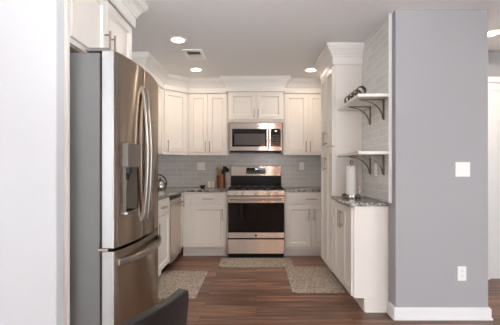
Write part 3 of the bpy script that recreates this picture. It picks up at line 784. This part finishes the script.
plate('white single outlet plate on the tile right of the stove', M_back(YB-.012), .692, 1.234, 1, (.692, YB-.012, 1.234))
plate('white double rocker switch plate at chest height on the grey wall', M_back(YG), 1.643, 1.191, 2, (1.643, YG, 1.191))
plate('white outlet plate low on the grey wall', M_back(YG), 1.637, .364, 1, (1.637, YG, .364))
plate('white single switch plate on pale tile under the lower shelf', M_right(XT), 3.18, 1.185, 1, (XT, 3.18, 1.185))

# ------------------------------------------------------------------ rugs
def rug(x0, x1, y0, y1, label):
    r = .045; pts = []
    for cx_, cy_, a0 in ((x1-r, y1-r, 0), (x0+r, y1-r, 90), (x0+r, y0+r, 180), (x1-r, y0+r, 270)):
        for k in range(6):
            a = math.radians(a0+k*18); pts.append((cx_+r*math.cos(a), cy_+r*math.sin(a)))
    solo('rug', MB().prism(pts, 0.001, 0.011), RUG, label, 'rug', ((x0+x1)/2, (y0+y1)/2, 0.001), 'kitchen mats', bevel=.003, seg=2)
rug(-.458, .462, 4.22, 4.652, 'beige woven mat in front of the stove')
rug(-1.06, -.555, 3.20, 4.06, 'beige woven mat beside the fridge')
rug(.348, .868, 3.36, 4.24, 'beige woven mat beside the pantry')

# ------------------------------------------------------------------ ceiling fixtures
lamp_proto = None
def downlight(x, y, label, power):
    t = Thing('downlight', label, 'ceiling light', (x, y, CE), 'recessed lights')
    t.part('trim_ring', MB().lathe([(.062, CE-.006), (.076, CE-.010), (.088, CE-.006), (.090, CE), (.062, CE)], (x, y, 0), 36), PLASTIC, smooth=40)
    t.part('diffuser', MB().lathe([(0, CE-.0075), (.0615, CE-.0075), (.0615, CE-.002), (0, CE-.002)], (x, y, 0), 36), LAMP)
    d = bpy.data.lights.new('downlight_beam', 'AREA'); d.shape = 'DISK'; d.size = .12; d.energy = power; d.color = WARM; d.spread = math.radians(165)
    o = bpy.data.objects.new('beam', d); COL.objects.link(o); o.parent = t.root; o.location = (0, 0, -.012)
    return t
downlight(-.766, 3.44, 'recessed ceiling light nearest the fridge', 3.2)
downlight(-.766, 4.47, 'recessed ceiling light over the back left corner', 3.2)
downlight(.705, 4.49, 'recessed ceiling light beside the pantry crown', 3.2)
downlight(2.20, 3.27, 'recessed ceiling light in the hall beyond the grey wall', 9)

t = Thing('ceiling_vent', 'white ceiling vent register between the two left recessed lights', 'vent', (-.69, 3.9, CE))
vx0, vx1, vy0, vy1 = -.785, -.575, 3.71, 4.05
gx0, gx1, gy0, gy1 = vx0+.032, vx1-.032, vy0+.06, vy1-.06; gm = (gy0+gy1)/2
t.part('frame', MB().box(vx0, vx1, vy0, gy0, CE-.010, CE).box(vx0, vx1, gy1, vy1, CE-.010, CE)
       .box(vx0, gx0, gy0, gy1, CE-.010, CE).box(gx1, vx1, gy0, gy1, CE-.010, CE), PLASTIC, bevel=.002)
t.part('backing', MB().box(gx0, gx1, gy0, gy1, CE-.002, CE), GRAPHITE)
for i in range(10):                               # two-way louvers: near half tilts away, far half tilts towards the room
    y = gy0+.008+i*(gy1-gy0-.016)/9; q = .009 if y > gm else -.009
    t.part('louver', MB().prism([(y-q, CE-.003), (y-q+.0015, CE-.002), (y+q+.0015, CE-.009), (y+q, CE-.010)], gx0, gx1, 'x'), PLASTIC)

# ------------------------------------------------------------------ dining chandelier behind the camera (seen in the stove's steel and glass)
SHADE = emit('amber glass shade', (255, 168, 92), 38.0)
t = Thing('chandelier', 'three-shade amber dining chandelier whose glow is mirrored in the microwave and stove', 'chandelier', (.485, -1.0, CE))
t.part('canopy', MB().lathe([(0, CE), (.06, CE), (.055, CE-.02), (.012, CE-.03), (0, CE-.03)], (.485, -1.0, 0), 24), BRONZE, smooth=40)
t.part('rod', MB().tube([(.485, -1.0, CE-.03), (.485, -1.0, 1.99)], .008, 10), BRONZE, smooth=40)
t.part('bar', MB().tube([(.17, -1.0, 1.99), (.80, -1.0, 1.99)], .010, 10), BRONZE, smooth=40)
for x in (.20, .49, .77):
    t.part('socket', MB().lathe([(.010, 1.985), (.022, 1.955), (.024, 1.925), (0, 1.925)], (x, -1.0, 0), 18), BRONZE, smooth=40)
    t.part('shade', MB().lathe([(0, 1.925), (.030, 1.923), (.042, 1.89), (.050, 1.82), (.046, 1.765), (0, 1.76)], (x, -1.0, 0), 22), SHADE, smooth=40)

# ------------------------------------------------------------------ dining chair
t = Thing('dining_chair', 'charcoal dining chair in the foreground with its back to the right', 'chair', (0, 0, 0))
def slab_back():
    mb = MB(); n = 10; W = .225; H0, H1 = .46, .824; th = .034
    rows = 8; F_, K_ = [], []
    def half(z):
        u = (z-H0)/(H1-H0); k = max(0, (u-.86)/.14); return W*(0.97+0.03*u) - .035*(1-math.sqrt(max(0, 1-k*k)))
    zs = [H0+(H1-H0)*i/rows for i in range(rows)] + [H1-.022, H1-.008, H1]
    for z in zs:
        hw = half(z); a = []; b = []
        for j in range(n+1):
            y = -hw+2*hw*j/n; c = .035*(1-(y/W)**2); lean = .10*(z-.46)
            a.append(mb.v((.215+lean+c*1.0, y, z))); b.append(mb.v((.215+lean+c-th, y, z)))
        F_.append(a); K_.append(b)
    R = len(zs)
    for i in range(R-1):
        for j in range(n):
            mb.bm.faces.new((F_[i][j], F_[i][j+1], F_[i+1][j+1], F_[i+1][j])); mb.bm.faces.new((K_[i][j], K_[i+1][j], K_[i+1][j+1], K_[i][j+1]))
        mb.bm.faces.new((F_[i][0], F_[i+1][0], K_[i+1][0], K_[i][0])); mb.bm.faces.new((F_[i][n], K_[i][n], K_[i+1][n], F_[i+1][n]))
    for j in range(n):
        mb.bm.faces.new((F_[0][j], K_[0][j], K_[0][j+1], F_[0][j+1])); mb.bm.faces.new((F_[-1][j], F_[-1][j+1], K_[-1][j+1], K_[-1][j]))
    return mb
bk = t.part('backrest', slab_back(), CHAIRM, smooth=50, bevel=.006, seg=3)
t.part('seat', MB().box(-.23, .225, -.225, .225, .40, .465), CHAIRM, bevel=.022, seg=4, smooth=True)
for sx, sy in ((-1, -1), (-1, 1), (1, -1), (1, 1)):
    t.part('leg', MB().tube([(sx*.185, sy*.185, .405), (sx*.215, sy*.215, 0.0)], [.017, .011], 12), BLACKPL, smooth=40)
t.root.rotation_euler = (0, 0, math.radians(-23.6))
t.root.location = (-.530, 1.015, 0)
